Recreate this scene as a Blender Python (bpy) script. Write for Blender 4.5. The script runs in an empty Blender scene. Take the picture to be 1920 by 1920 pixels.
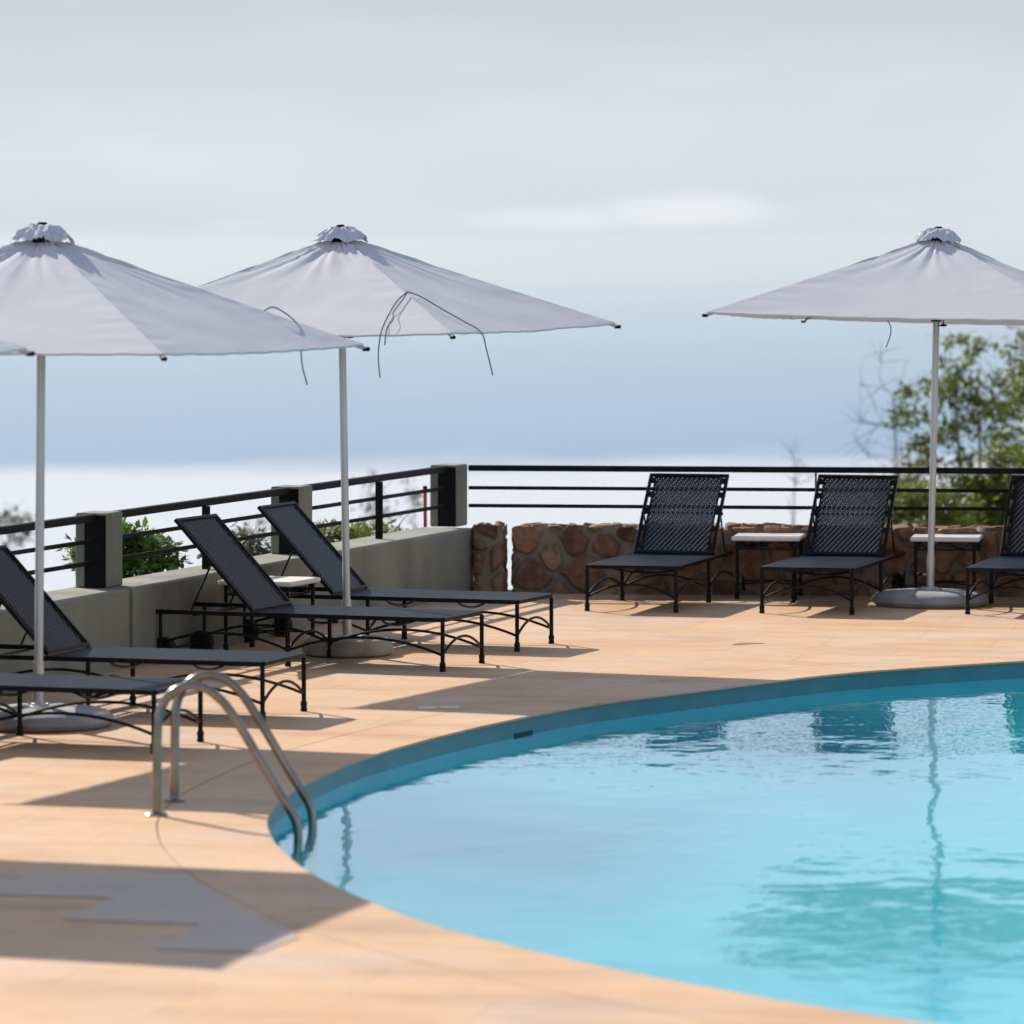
import bpy, math, random
from mathutils import Vector, Matrix, noise
from mathutils.geometry import tessellate_polygon
R = math.radians
rnd = random.Random(7)
S = bpy.context.scene
COL = S.collection

# ------------------------------------------------------------------ camera, light, exposure
CAM_H, F_PX, H0 = 2.92, 9211.0, 448.0
cd = bpy.data.cameras.new('camera'); cam = bpy.data.objects.new('camera', cd); COL.objects.link(cam)
cam.location = (0, 0, CAM_H); cam.rotation_euler = (R(90), 0, 0)
cd.sensor_width = 36; cd.sensor_fit = 'HORIZONTAL'; cd.lens = 36 * F_PX / 1920
cd.shift_y = -(960 - H0) / 1920
cd.clip_start = 0.5; cd.clip_end = 400000
cd.dof.use_dof = True; cd.dof.focus_distance = 35.2; cd.dof.aperture_fstop = 2.7
S.camera = cam

SUN_AZ = math.atan2(-0.545, 0.815)      # angle from +Y towards +X of the direction TO the sun
SUN_EL = R(30.5)
w = bpy.data.worlds.new("World"); S.world = w; w.use_nodes = True
nt = w.node_tree; N = nt.nodes; L = nt.links
bg = N['Background']
sky = N.new('ShaderNodeTexSky'); sky.sky_type = 'NISHITA'; sky.sun_disc = False
sky.sun_elevation = SUN_EL; sky.sun_rotation = SUN_AZ
sky.altitude = 1200; sky.air_density = 1.0; sky.dust_density = 1.5; sky.ozone_density = 3.0
tc = N.new('ShaderNodeTexCoord')
mp = N.new('ShaderNodeMapping'); mp.inputs['Scale'].default_value = (9, 9, 34); mp.inputs['Location'].default_value = (3.1, 1.7, 0.4)
L.new(tc.outputs['Generated'], mp.inputs[0])
nz = N.new('ShaderNodeTexNoise'); nz.inputs['Scale'].default_value = 1.6; nz.inputs['Detail'].default_value = 6; nz.inputs['Roughness'].default_value = .5
L.new(mp.outputs[0], nz.inputs['Vector'])
rp = N.new('ShaderNodeValToRGB'); rp.color_ramp.elements[0].position = .42; rp.color_ramp.elements[1].position = .78
rp.color_ramp.elements[0].color = (0, 0, 0, 1); rp.color_ramp.elements[1].color = (1, 1, 1, 1)
L.new(nz.outputs[0], rp.inputs[0])
cl = N.new('ShaderNodeMixRGB'); cl.blend_type = 'MULTIPLY'; cl.inputs[0].default_value = 1      # veil of haze, mottled by thin cloud; unseen bright band added higher up
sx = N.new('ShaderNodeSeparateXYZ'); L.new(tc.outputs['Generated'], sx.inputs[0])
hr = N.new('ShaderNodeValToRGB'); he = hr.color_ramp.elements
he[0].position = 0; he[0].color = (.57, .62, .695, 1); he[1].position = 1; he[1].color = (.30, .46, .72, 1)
for p_, c_ in ((.018, (.60, .64, .70)), (.05, (.48, .54, .60)), (.09, (.66, .74, .84)), (.16, (.64, .71, .80)), (.26, (.54, .57, .61)), (.5, (.47, .50, .56))):  # bright bluish band above the view, added to lighten the pool's reflection
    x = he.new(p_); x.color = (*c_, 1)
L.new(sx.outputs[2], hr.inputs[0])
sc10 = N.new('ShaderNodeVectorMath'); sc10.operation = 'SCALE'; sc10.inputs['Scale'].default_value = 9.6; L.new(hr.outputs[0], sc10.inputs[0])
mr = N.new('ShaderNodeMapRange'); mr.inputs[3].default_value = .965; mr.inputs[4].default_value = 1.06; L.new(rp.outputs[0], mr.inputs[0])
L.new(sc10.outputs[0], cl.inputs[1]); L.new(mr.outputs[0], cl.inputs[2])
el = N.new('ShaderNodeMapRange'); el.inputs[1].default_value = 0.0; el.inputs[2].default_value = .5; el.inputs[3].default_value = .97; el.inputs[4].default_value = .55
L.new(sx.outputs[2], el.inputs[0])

def wm(op, a, c=None, cl_=False):
    x = N.new('ShaderNodeMath'); x.operation = op; x.use_clamp = cl_
    for i, v in ((0, a), (1, c)):
        if v is None: continue
        if isinstance(v, (int, float)): x.inputs[i].default_value = v
        else: L.new(v, x.inputs[i])
    return x.outputs[0]


nf = N.new('ShaderNodeTexNoise'); nf.inputs['Scale'].default_value = 26; nf.inputs['Detail'].default_value = 7; nf.inputs['Roughness'].default_value = .55
mq = N.new('ShaderNodeMapping'); mq.inputs['Scale'].default_value = (1, 1, 2.6); L.new(tc.outputs['Generated'], mq.inputs[0]); L.new(mq.outputs[0], nf.inputs['Vector'])
puff = None                                                   # low cumulus: direction (x, z), size
for cx_, cz_, rx_, rz_, am in ((.036, .0052, .024, .0052, 1.0), (.010, .0034, .024, .0036, .9), (-.058, .0012, .012, .0035, .75), (.099, .0012, .016, .003, .8), (.16, .004, .03, .006, .8), (-.15, .004, .03, .006, .8)):
    dx = wm('DIVIDE', wm('SUBTRACT', sx.outputs[0], cx_), rx_); dz = wm('DIVIDE', wm('SUBTRACT', sx.outputs[2], cz_), rz_)
    g_ = wm('MULTIPLY', wm('EXPONENT', wm('MULTIPLY', wm('ADD', wm('MULTIPLY', dx, dx), wm('MULTIPLY', dz, dz)), -1.0)), am)
    puff = g_ if puff is None else wm('MAXIMUM', puff, g_)
fwd = wm('GREATER_THAN', sx.outputs[1], 0)
fade = N.new('ShaderNodeMapRange'); fade.interpolation_type = 'SMOOTHSTEP'; fade.inputs[1].default_value = 0; fade.inputs[2].default_value = .0045; L.new(sx.outputs[2], fade.inputs[0])
pm = wm('MULTIPLY', wm('MULTIPLY', wm('MULTIPLY', wm('SUBTRACT', wm('ADD', puff, wm('MULTIPLY', nf.outputs[0], 1.2)), .95, True), 1.5, True), fwd), fade.outputs[0])
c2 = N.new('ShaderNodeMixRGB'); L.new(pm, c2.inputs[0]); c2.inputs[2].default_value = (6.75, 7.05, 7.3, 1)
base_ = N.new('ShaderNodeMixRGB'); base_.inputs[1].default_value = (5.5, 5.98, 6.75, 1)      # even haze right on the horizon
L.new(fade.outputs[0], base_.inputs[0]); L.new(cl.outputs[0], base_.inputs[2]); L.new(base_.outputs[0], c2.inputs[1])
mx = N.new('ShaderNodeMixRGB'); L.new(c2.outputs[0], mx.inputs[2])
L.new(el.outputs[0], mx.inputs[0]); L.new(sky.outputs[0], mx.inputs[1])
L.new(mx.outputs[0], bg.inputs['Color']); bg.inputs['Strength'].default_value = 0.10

sl = bpy.data.lights.new('sun', 'SUN'); so = bpy.data.objects.new('sun', sl); COL.objects.link(so)
sl.energy = 5.0; sl.angle = R(.55); sl.color = (1, .92, .81)
ts = Vector((math.sin(SUN_AZ) * math.cos(SUN_EL), math.cos(SUN_AZ) * math.cos(SUN_EL), math.sin(SUN_EL)))
so.rotation_euler = ts.to_track_quat('Z', 'Y').to_euler(); so.location = (-10, 30, 20)

S.view_settings.view_transform = 'Standard'; S.view_settings.look = 'None'
S.view_settings.exposure = 0.3; S.view_settings.gamma = 1
S.render.engine = 'CYCLES'
S.cycles.use_denoising = True
S.cycles.max_bounces = 10; S.cycles.transparent_max_bounces = 24; S.cycles.volume_bounces = 1
S.cycles.caustics_reflective = False; S.cycles.caustics_refractive = False


def P(px, py, z=0.0):
    """point of height z that the 1920 px photograph shows at (px, py)"""
    s = (py - H0) / (CAM_H - z)
    return Vector(((px - 960) / s, F_PX / s, z))


# ------------------------------------------------------------------ materials
def mat(name, col=(.5, .5, .5), rough=.6, metal=0, spec=.5):
    m = bpy.data.materials.new(name); m.use_nodes = True
    b = m.node_tree.nodes['Principled BSDF']
    b.inputs['Base Color'].default_value = (*col, 1); b.inputs['Roughness'].default_value = rough
    b.inputs['Metallic'].default_value = metal; b.inputs['Specular IOR Level'].default_value = spec
    return m


def nodes(m):
    t = m.node_tree; return t.nodes, t.links, t.nodes['Principled BSDF']


def noisy(m, c1, c2, scale=5, stretch=(1, 1, 1), detail=6, bump=0, bscale=None, lo=.35, hi=.65, rvar=None, space='Object'):
    n, l, b = nodes(m)
    tc = n.new('ShaderNodeTexCoord'); mp = n.new('ShaderNodeMapping'); mp.inputs['Scale'].default_value = stretch
    l.new(tc.outputs[space], mp.inputs[0])
    nz = n.new('ShaderNodeTexNoise'); nz.inputs['Scale'].default_value = scale; nz.inputs['Detail'].default_value = detail
    l.new(mp.outputs[0], nz.inputs['Vector'])
    r = n.new('ShaderNodeValToRGB'); r.color_ramp.elements[0].position = lo; r.color_ramp.elements[1].position = hi
    r.color_ramp.elements[0].color = (*c1, 1); r.color_ramp.elements[1].color = (*c2, 1)
    l.new(nz.outputs[0], r.inputs[0]); l.new(r.outputs[0], b.inputs['Base Color'])
    if bump:
        n2 = n.new('ShaderNodeTexNoise'); n2.inputs['Scale'].default_value = bscale or scale * 6; n2.inputs['Detail'].default_value = 5
        l.new(mp.outputs[0], n2.inputs['Vector'])
        bp = n.new('ShaderNodeBump'); bp.inputs['Strength'].default_value = bump; bp.inputs['Distance'].default_value = .01
        l.new(n2.outputs[0], bp.inputs['Height']); l.new(bp.outputs[0], b.inputs['Normal'])
    return m


def stone_floor(name, slabs):
    """honed sandstone paving: warm tan with paler grey slabs, fine veins and thin joints"""
    m = mat(name, rough=.62, spec=.35); n, l, b = nodes(m)
    tc = n.new('ShaderNodeTexCoord'); mp = n.new('ShaderNodeMapping')
    mp.inputs['Rotation'].default_value = (0, 0, R(12)); mp.inputs['Location'].default_value = (.37, .3, 0)
    l.new(tc.outputs['Object'], mp.inputs[0])

    def noise_(scale, detail, sx=1, sy=1):
        q = n.new('ShaderNodeMapping'); q.inputs['Scale'].default_value = (sx, sy, 1); l.new(mp.outputs[0], q.inputs[0])
        z = n.new('ShaderNodeTexNoise'); z.inputs['Scale'].default_value = scale; z.inputs['Detail'].default_value = detail
        z.inputs['Roughness'].default_value = .6
        l.new(q.outputs[0], z.inputs['Vector']); return z

    def ramp(src, stops):
        r = n.new('ShaderNodeValToRGB'); e = r.color_ramp.elements
        e[0].position, e[0].color = stops[0][0], (*stops[0][1], 1); e[1].position, e[1].color = stops[-1][0], (*stops[-1][1], 1)
        for p_, c_ in stops[1:-1]:
            x = e.new(p_); x.color = (*c_, 1)
        l.new(src, r.inputs[0]); return r

    def mixc(f, a, c, kind='MIX'):
        x = n.new('ShaderNodeMixRGB'); x.blend_type = kind
        for i, v in ((0, f), (1, a), (2, c)):
            if hasattr(v, 'is_linked') or hasattr(v, 'links'): l.new(v, x.inputs[i])
            else: x.inputs[i].default_value = v if i == 0 else (*v, 1)
        return x.outputs[0]
    base = ramp(noise_(.9, 5).outputs[0], [(.3, (.59, .335, .175)), (.5, (.65, .405, .23)), (.68, (.61, .44, .32))])
    vein = ramp(noise_(1.8, 8, .45, 1.5).outputs[0], [(.30, (.80, .79, .81)), (.5, (1, 1, 1)), (.70, (1.09, 1.08, 1.07))])
    col = mixc(1.0, base.outputs[0], vein.outputs[0], 'MULTIPLY')
    fine = ramp(noise_(40, 4).outputs[0], [(.3, (.93, .93, .93)), (.7, (1.05, 1.05, 1.05))])
    col = mixc(1.0, col, fine.outputs[0], 'MULTIPLY')
    if slabs:
        br = n.new('ShaderNodeTexBrick'); br.inputs['Scale'].default_value = 1
        br.inputs['Brick Width'].default_value = 1.2; br.inputs['Row Height'].default_value = .72
        br.inputs['Mortar Size'].default_value = .004; br.inputs['Mortar Smooth'].default_value = .1; br.inputs['Bias'].default_value = -.25
        br.inputs['Color1'].default_value = (0, 0, 0, 1); br.inputs['Color2'].default_value = (1, 1, 1, 1); br.inputs['Mortar'].default_value = (0, 0, 0, 1)
        l.new(mp.outputs[0], br.inputs['Vector'])
        pick = ramp(br.outputs['Color'], [(.55, (0, 0, 0)), (1, (.35, .35, .35))])
        col = mixc(pick.outputs[0], col, (.50, .44, .40))
        mort = n.new('ShaderNodeMath'); mort.operation = 'MULTIPLY'; mort.inputs[1].default_value = .45
        l.new(br.outputs['Fac'], mort.inputs[0]); col = mixc(mort.outputs[0], col, (.22, .17, .13))
    spot = ramp(noise_(1.7, 3).outputs[0], [(.70, (0, 0, 0)), (.80, (.35, .35, .35))])
    col = mixc(spot.outputs[0], col, (.30, .20, .14))
    l.new(col, b.inputs['Base Color'])
    rr = ramp(noise_(6, 4).outputs[0], [(.3, (.5, .5, .5)), (.7, (.75, .75, .75))]); l.new(rr.outputs[0], b.inputs['Roughness'])
    bp = n.new('ShaderNodeBump'); bp.inputs['Strength'].default_value = .25; bp.inputs['Distance'].default_value = .004
    l.new(noise_(22, 6).outputs[0], bp.inputs['Height']); l.new(bp.outputs[0], b.inputs['Normal'])
    return m


M = {}
M['deck'] = stone_floor('sandstone_paving', True)
M['coping'] = stone_floor('sandstone_coping', False)
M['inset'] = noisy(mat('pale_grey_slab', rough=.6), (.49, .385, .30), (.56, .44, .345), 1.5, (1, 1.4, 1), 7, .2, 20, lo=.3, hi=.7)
M['bed'] = mat('joint_sand', (.34, .27, .22), .9)
M['concrete'] = noisy(mat('weathered_concrete', rough=.85), (.165, .165, .13), (.28, .275, .215), 1.6, (1, 1, .35), 8, .5, 30)
M['metal'] = noisy(mat('black_painted_steel', rough=.55), (.005, .005, .006), (.014, .013, .014), 9)
M['frame'] = noisy(mat('dark_powder_coated_aluminium', rough=.33), (.005, .005, .008), (.012, .012, .015), 14)
M['plate'] = mat('black_steel_plate', (.006, .006, .007), .7, spec=.12)
M['rubber'] = mat('black_rubber', (.006, .006, .007), .6, spec=.2)
M['pole'] = noisy(mat('anodised_aluminium_pole', rough=.38, metal=.75), (.50, .48, .46), (.60, .58, .56), 3, (1, 1, .2))
M['steel'] = noisy(mat('polished_stainless_steel', rough=.24, metal=1), (.22, .195, .17), (.31, .28, .25), 6)
for k_ in ('metal', 'frame'): M[k_].node_tree.nodes['Principled BSDF'].inputs['Specular IOR Level'].default_value = .10
M['base_grey'] = noisy(mat('grey_cast_concrete', rough=.8), (.24, .24, .26), (.36, .36, .38), 5, (1, 1, 1), 8, .4, 40)
M['base_tan'] = noisy(mat('tan_cast_concrete', rough=.85), (.27, .24, .20), (.40, .36, .30), 6, (1, 1, 1), 8, .5, 40)
M['table_top'] = noisy(mat('white_cast_stone', rough=.45), (.74, .72, .68), (.84, .82, .77), 12)
M['white'] = mat('white_plastic', (.72, .70, .66), .5)
M['stain'] = mat('rust_stain', (.30, .17, .10), .9)
M['red'] = mat('red_painted_pole', (.45, .03, .04), .5)
M['dark'] = mat('dark_opening', (.012, .06, .075), .8)
M['tile'] = noisy(mat('teal_waterline_tile', rough=.35), (.028, .20, .24), (.05, .24, .275), 3, (1, 1, 1), 6)
M['basin'] = noisy(mat('turquoise_pool_plaster', rough=.7), (.03, .66, .78), (.05, .72, .84), 1.2, (1, 1, 1), 5)
M['bark'] = noisy(mat('bark', rough=.9), (.06, .045, .035), (.13, .10, .08), 12)
M['greybark'] = noisy(mat('pale_grey_bark', rough=.9), (.09, .088, .085), (.15, .145, .14), 12)
M['hill'] = noisy(mat('scrub_slope', rough=.95), (.05, .075, .025), (.13, .12, .06), .3)
M['strap'] = mat('grey_webbing', (.20, .195, .25), .9, spec=.1)


def fabric():
    m = mat('pale_grey_canvas', (.72, .71, .74), .85, spec=.2); n, l, b = nodes(m)
    tr = n.new('ShaderNodeBsdfTranslucent'); tr.inputs[0].default_value = (.60, .58, .62, 1)
    mxs = n.new('ShaderNodeMixShader'); mxs.inputs[0].default_value = .13
    tc = n.new('ShaderNodeTexCoord'); z = n.new('ShaderNodeTexNoise'); z.inputs['Scale'].default_value = 3.5; z.inputs['Detail'].default_value = 5
    l.new(tc.outputs['Object'], z.inputs['Vector'])
    r = n.new('ShaderNodeValToRGB'); r.color_ramp.elements[0].color = (.62, .615, .655, 1); r.color_ramp.elements[1].color = (.68, .675, .71, 1)
    l.new(z.outputs[0], r.inputs[0]); l.new(r.outputs[0], b.inputs['Base Color'])
    bp = n.new('ShaderNodeBump'); bp.inputs['Strength'].default_value = .2; bp.inputs['Distance'].default_value = .02
    l.new(z.outputs[0], bp.inputs['Height']); l.new(bp.outputs[0], b.inputs['Normal']); l.new(bp.outputs[0], tr.inputs['Normal'])
    out = n['Material Output']
    l.new(b.outputs[0], mxs.inputs[1]); l.new(tr.outputs[0], mxs.inputs[2]); l.new(mxs.outputs[0], out.inputs[0])
    return m


M['fabric'] = fabric()


def weave(seat=False):
    """open diagonal weave of dark synthetic cane: real holes in a sheet with two faces"""
    m = mat('woven_dark_cane_seat' if seat else 'woven_dark_cane', (.010, .019, .037) if seat else (.006, .008, .014), .5 if seat else .3, spec=.045 if seat else .12); n, l, b = nodes(m)  # seat variant: the sky's blue sheen is put into the base colour
    tc = n.new('ShaderNodeTexCoord'); sp = n.new('ShaderNodeSeparateXYZ'); l.new(tc.outputs['Object'], sp.inputs[0])

    def mth(op, a, c=None):
        x = n.new('ShaderNodeMath'); x.operation = op
        for i, v in ((0, a), (1, c)):
            if v is None: continue
            if isinstance(v, (int, float)): x.inputs[i].default_value = v
            else: l.new(v, x.inputs[i])
        return x.outputs[0]
    rowf = mth('DIVIDE', sp.outputs[0], .0185)
    row = mth('FLOOR', rowf); fr = mth('FRACT', rowf)
    u = mth('SUBTRACT', mth('DIVIDE', sp.outputs[1], -.0405), mth('MULTIPLY', row, .272))
    fu = mth('FRACT', mth('ADD', u, 100.0))
    du = mth('DIVIDE', mth('SUBTRACT', fu, .5), .20); dv = mth('DIVIDE', mth('SUBTRACT', fr, .5), .46)
    d2 = mth('ADD', mth('MULTIPLY', du, du), mth('MULTIPLY', dv, dv))
    knot = mth('SQRT', mth('MAXIMUM', mth('SUBTRACT', 1, d2), 0))          # round knuckle of the cane
    hole = mth('MULTIPLY', mth('GREATER_THAN', mth('ABSOLUTE', mth('SUBTRACT', fu, .5)), .45), mth('LESS_THAN', mth('ABSOLUTE', mth('SUBTRACT', fr, .5)), .34))
    t = n.new('ShaderNodeBsdfTransparent'); mxs = n.new('ShaderNodeMixShader')
    l.new(hole, mxs.inputs[0]); l.new(b.outputs[0], mxs.inputs[1]); l.new(t.outputs[0], mxs.inputs[2])
    bp = n.new('ShaderNodeBump'); bp.inputs['Strength'].default_value = .25 if seat else 1; bp.inputs['Distance'].default_value = .001
    l.new(knot, bp.inputs['Height']); l.new(bp.outputs[0], b.inputs['Normal'])
    if not seat:                       # sun glints imitated: knuckles get a pale metal colour and one tilted normal
        on = mth('GREATER_THAN', knot, .05)
        tilt = n.new('ShaderNodeVectorTransform'); tilt.vector_type = 'NORMAL'; tilt.convert_from = 'OBJECT'; tilt.convert_to = 'WORLD'
        tilt.inputs[0].default_value = (.155, .48, .86)
        nm = n.new('ShaderNodeMix'); nm.data_type = 'VECTOR'; l.new(on, nm.inputs[0]); l.new(bp.outputs[0], nm.inputs[4]); l.new(tilt.outputs[0], nm.inputs[5])
        l.new(nm.outputs[1], b.inputs['Normal'])
        l.new(mth('MULTIPLY', on, .92), b.inputs['Metallic']); b.inputs['Roughness'].default_value = .32
        cm = n.new('ShaderNodeMixRGB'); l.new(on, cm.inputs[0]); cm.inputs[1].default_value = (.006, .008, .014, 1); cm.inputs[2].default_value = (.225, .225, .24, 1)
        l.new(cm.outputs[0], b.inputs['Base Color'])
    l.new(mxs.outputs[0], n['Material Output'].inputs[0])
    return m


M['weave'] = weave(); M['weave_seat'] = weave(True)


def water_mat():
    m = bpy.data.materials.new('clear_pool_water'); m.use_nodes = True
    n = m.node_tree.nodes; l = m.node_tree.links; n.remove(n['Principled BSDF'])
    tc = n.new('ShaderNodeTexCoord')

    def nz(scale, sx, sy, det, rot=0):
        q = n.new('ShaderNodeMapping'); q.inputs['Scale'].default_value = (sx, sy, 1); q.inputs['Rotation'].default_value = (0, 0, rot)
        l.new(tc.outputs['Object'], q.inputs[0])
        z = n.new('ShaderNodeTexNoise'); z.inputs['Scale'].default_value = scale; z.inputs['Detail'].default_value = det
        l.new(q.outputs[0], z.inputs['Vector']); return z.outputs[0]
    b1 = n.new('ShaderNodeBump'); b1.inputs['Strength'].default_value = 1; b1.inputs['Distance'].default_value = .009
    l.new(nz(1.5, 1, .75, 2, R(14)), b1.inputs['Height'])
    b2 = n.new('ShaderNodeBump'); b2.inputs['Strength'].default_value = 1; b2.inputs['Distance'].default_value = .0019
    l.new(nz(7.0, 1, .8, 2, R(-20)), b2.inputs['Height']); l.new(b1.outputs[0], b2.inputs['Normal'])
    ge = n.new('ShaderNodeNewGeometry'); dt = n.new('ShaderNodeVectorMath'); dt.operation = 'DOT_PRODUCT'
    l.new(ge.outputs['Incoming'], dt.inputs[0]); l.new(b2.outputs[0], dt.inputs[1])

    def mth(op, a, c=None, d=None):
        x = n.new('ShaderNodeMath'); x.operation = op
        for i, v in ((0, a), (1, c), (2, d)):
            if v is None: continue
            if isinstance(v, (int, float)): x.inputs[i].default_value = v
            else: l.new(v, x.inputs[i])
        return x.outputs[0]
    # reflectance of a water surface (Schlick), the same from either side of the sheet
    fr = mth('MULTIPLY_ADD', mth('POWER', mth('SUBTRACT', 1, mth('ABSOLUTE', dt.outputs['Value'])), 5.6), .98, .02)
    g = n.new('ShaderNodeBsdfGlossy'); g.inputs['Roughness'].default_value = .02; g.inputs['Color'].default_value = (.92, .97, 1, 1)
    l.new(b2.outputs[0], g.inputs['Normal'])
    t = n.new('ShaderNodeBsdfTransparent'); t.inputs[0].default_value = (.80, .98, .99, 1)
    x = n.new('ShaderNodeMixShader'); l.new(fr, x.inputs[0]); l.new(t.outputs[0], x.inputs[1]); l.new(g.outputs[0], x.inputs[2])
    l.new(x.outputs[0], n['Material Output'].inputs[0])
    return m


M['water'] = water_mat()


def leaf_mat(name, c1, c2, tr=.35):
    m = mat(name, c1, .5); n, l, b = nodes(m)
    at = n.new('ShaderNodeAttribute'); at.attribute_name = 'tone'
    r = n.new('ShaderNodeValToRGB'); r.color_ramp.elements[0].color = (*c1, 1); r.color_ramp.elements[1].color = (*c2, 1)
    l.new(at.outputs['Fac'], r.inputs[0]); l.new(r.outputs[0], b.inputs['Base Color'])
    t = n.new('ShaderNodeBsdfTranslucent'); x = n.new('ShaderNodeMixShader'); x.inputs[0].default_value = tr
    l.new(r.outputs[0], t.inputs[0]); l.new(b.outputs[0], x.inputs[1]); l.new(t.outputs[0], x.inputs[2])
    l.new(x.outputs[0], n['Material Output'].inputs[0])
    return m


M['leaf_olive'] = leaf_mat('olive_green_leaves', (.05, .085, .010), (.24, .28, .03), .38)
M['leaf_bright'] = leaf_mat('fresh_green_leaves', (.03, .09, .012), (.13, .25, .03))
M['leaf_lime'] = leaf_mat('yellow_green_leaves', (.11, .15, .015), (.25, .29, .035), .35)
M['leaf_dull'] = leaf_mat('dull_grey_green_leaves', (.08, .10, .06), (.20, .20, .13))


# ------------------------------------------------------------------ mesh helpers
class MB:
    def __init__(s): s.v = []; s.f = []; s.tone = []

    def add(s, vs, fs):
        o = len(s.v); s.v += [Vector(p) for p in vs]; s.f += [tuple(i + o for i in f) for f in fs]; return s

    def box(s, c, size, mtx=None, bev=0):
        x, y, z = (k / 2 for k in size)
        if bev:
            b = bev; vs = []; idx = {}
            for sx in (-1, 1):
                for sy in (-1, 1):
                    for sz in (-1, 1):
                        for ax in range(3):
                            d = [x, y, z]
                            p = [sx * (x - b), sy * (y - b), sz * (z - b)]; p[ax] = (sx, sy, sz)[ax] * d[ax]
                            idx[sx, sy, sz, ax] = len(vs); vs.append(Vector(p))
            fs = []
            for ax in range(3):
                o1, o2 = (ax + 1) % 3, (ax + 2) % 3
                for sg in (-1, 1):
                    q = []
                    for a_, b_ in ((-1, -1), (1, -1), (1, 1), (-1, 1)):
                        k = [0, 0, 0]; k[ax] = sg; k[o1] = a_; k[o2] = b_; q.append(idx[k[0], k[1], k[2], ax])
                    fs.append(q if sg > 0 else q[::-1])
            for ax in range(3):
                o1, o2 = (ax + 1) % 3, (ax + 2) % 3
                for a_ in (-1, 1):
                    for b_ in (-1, 1):
                        k0 = [0, 0, 0]; k0[o1] = a_; k0[o2] = b_; k1 = k0[:]; k0[ax] = -1; k1[ax] = 1
                        q = [idx[(*k0, o1)], idx[(*k1, o1)], idx[(*k1, o2)], idx[(*k0, o2)]]
                        fs.append(q if a_ * b_ > 0 else q[::-1])
            for sx in (-1, 1):
                for sy in (-1, 1):
                    for sz in (-1, 1):
                        q = [idx[sx, sy, sz, 0], idx[sx, sy, sz, 1], idx[sx, sy, sz, 2]]
                        fs.append(q if sx * sy * sz > 0 else q[::-1])
        else:
            vs = [Vector((sx * x, sy * y, sz * z)) for sx in (-1, 1) for sy in (-1, 1) for sz in (-1, 1)]
            fs = [(0, 1, 3, 2), (4, 6, 7, 5), (0, 4, 5, 1), (2, 3, 7, 6), (0, 2, 6, 4), (1, 5, 7, 3)]
        c = Vector(c)
        vs = [(mtx @ v if mtx else v) + c for v in vs]
        return s.add(vs, fs)

    def bar(s, a, b, wd, ht):
        a, b = Vector(a), Vector(b); d = b - a; ln = d.length; d.normalize()
        up = Vector((0, 0, 1)) if abs(d.z) < .95 else Vector((0, 1, 0))
        sx = d.cross(up).normalized(); u = sx.cross(d)
        m = Matrix((d, sx, u)).transposed()
        return s.box((a + b) / 2, (ln, wd, ht), m, min(wd, ht) * .12)

    def tube(s, pts, r, n=10, closed=False, caps=True):
        pts = [Vector(p) for p in pts]; k = len(pts)
        rr = r if isinstance(r, (list, tuple)) else [r] * k
        rings = []; prev = None
        for i, p in enumerate(pts):
            if closed: t = pts[(i + 1) % k] - pts[i - 1]
            else: t = pts[min(i + 1, k - 1)] - pts[max(i - 1, 0)]
            t.normalize()
            if prev is None:
                up = Vector((0, 0, 1)) if abs(t.z) < .9 else Vector((1, 0, 0))
                a = t.cross(up).normalized()
            else:
                a = (prev - t * prev.dot(t)).normalized()
            prev = a; b = t.cross(a)
            rings.append([p + (a * math.cos(2 * math.pi * j / n) + b * math.sin(2 * math.pi * j / n)) * rr[i] for j in range(n)])
        o = [v for q in rings for v in q]; fs = []
        for i in range(k if closed else k - 1):
            i2 = (i + 1) % k
            for j in range(n):
                j2 = (j + 1) % n
                fs.append((i * n + j, i * n + j2, i2 * n + j2, i2 * n + j))
        if caps and not closed:
            fs.append(tuple(range(n))[::-1]); fs.append(tuple((k - 1) * n + j for j in range(n)))
        return s.add(o, fs)

    def lathe(s, prof, c=(0, 0, 0), n=40):
        c = Vector(c); vs = []; fs = []
        for r_, z in prof:
            vs += [c + Vector((r_ * math.cos(2 * math.pi * j / n), r_ * math.sin(2 * math.pi * j / n), z)) for j in range(n)]
        for i in range(len(prof) - 1):
            for j in range(n):
                j2 = (j + 1) % n; fs.append((i * n + j, i * n + j2, (i + 1) * n + j2, (i + 1) * n + j))
        fs.append(tuple(range(n))[::-1]); fs.append(tuple((len(prof) - 1) * n + j for j in range(n)))
        return s.add(vs, fs)

    def build(s, name, m, parent=None, smooth=False, bev=0):
        me = bpy.data.meshes.new(name); me.from_pydata([tuple(v) for v in s.v], [], s.f); me.update()
        me.materials.append(m)
        if s.tone:
            a = me.attributes.new('tone', 'FLOAT', 'POINT')
            for i, t in enumerate(s.tone): a.data[i].value = t
        if smooth:
            for p_ in me.polygons: p_.use_smooth = True
            try: me.set_sharp_from_angle(angle=R(42))
            except Exception: pass
        o = bpy.data.objects.new(name, me); COL.objects.link(o)
        if parent: o.parent = parent
        return o


def tag(o, label=None, cat=None, group=None, kind=None):
    for k, v in (('label', label), ('category', cat), ('group', group), ('kind', kind)):
        if v: o[k] = v
    return o


def empty(name, loc, rz=0, label=None, cat=None, group=None):
    o = bpy.data.objects.new(name, None); COL.objects.link(o)
    o.location = loc; o.rotation_euler = (0, 0, rz); o.empty_display_size = .2
    return tag(o, label, cat, group)


def copy_tree(o, parent=None):
    kids = list(o.children)
    c = o.copy(); COL.objects.link(c); c.parent = parent
    for ch in kids: copy_tree(ch, c)
    return c


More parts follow.
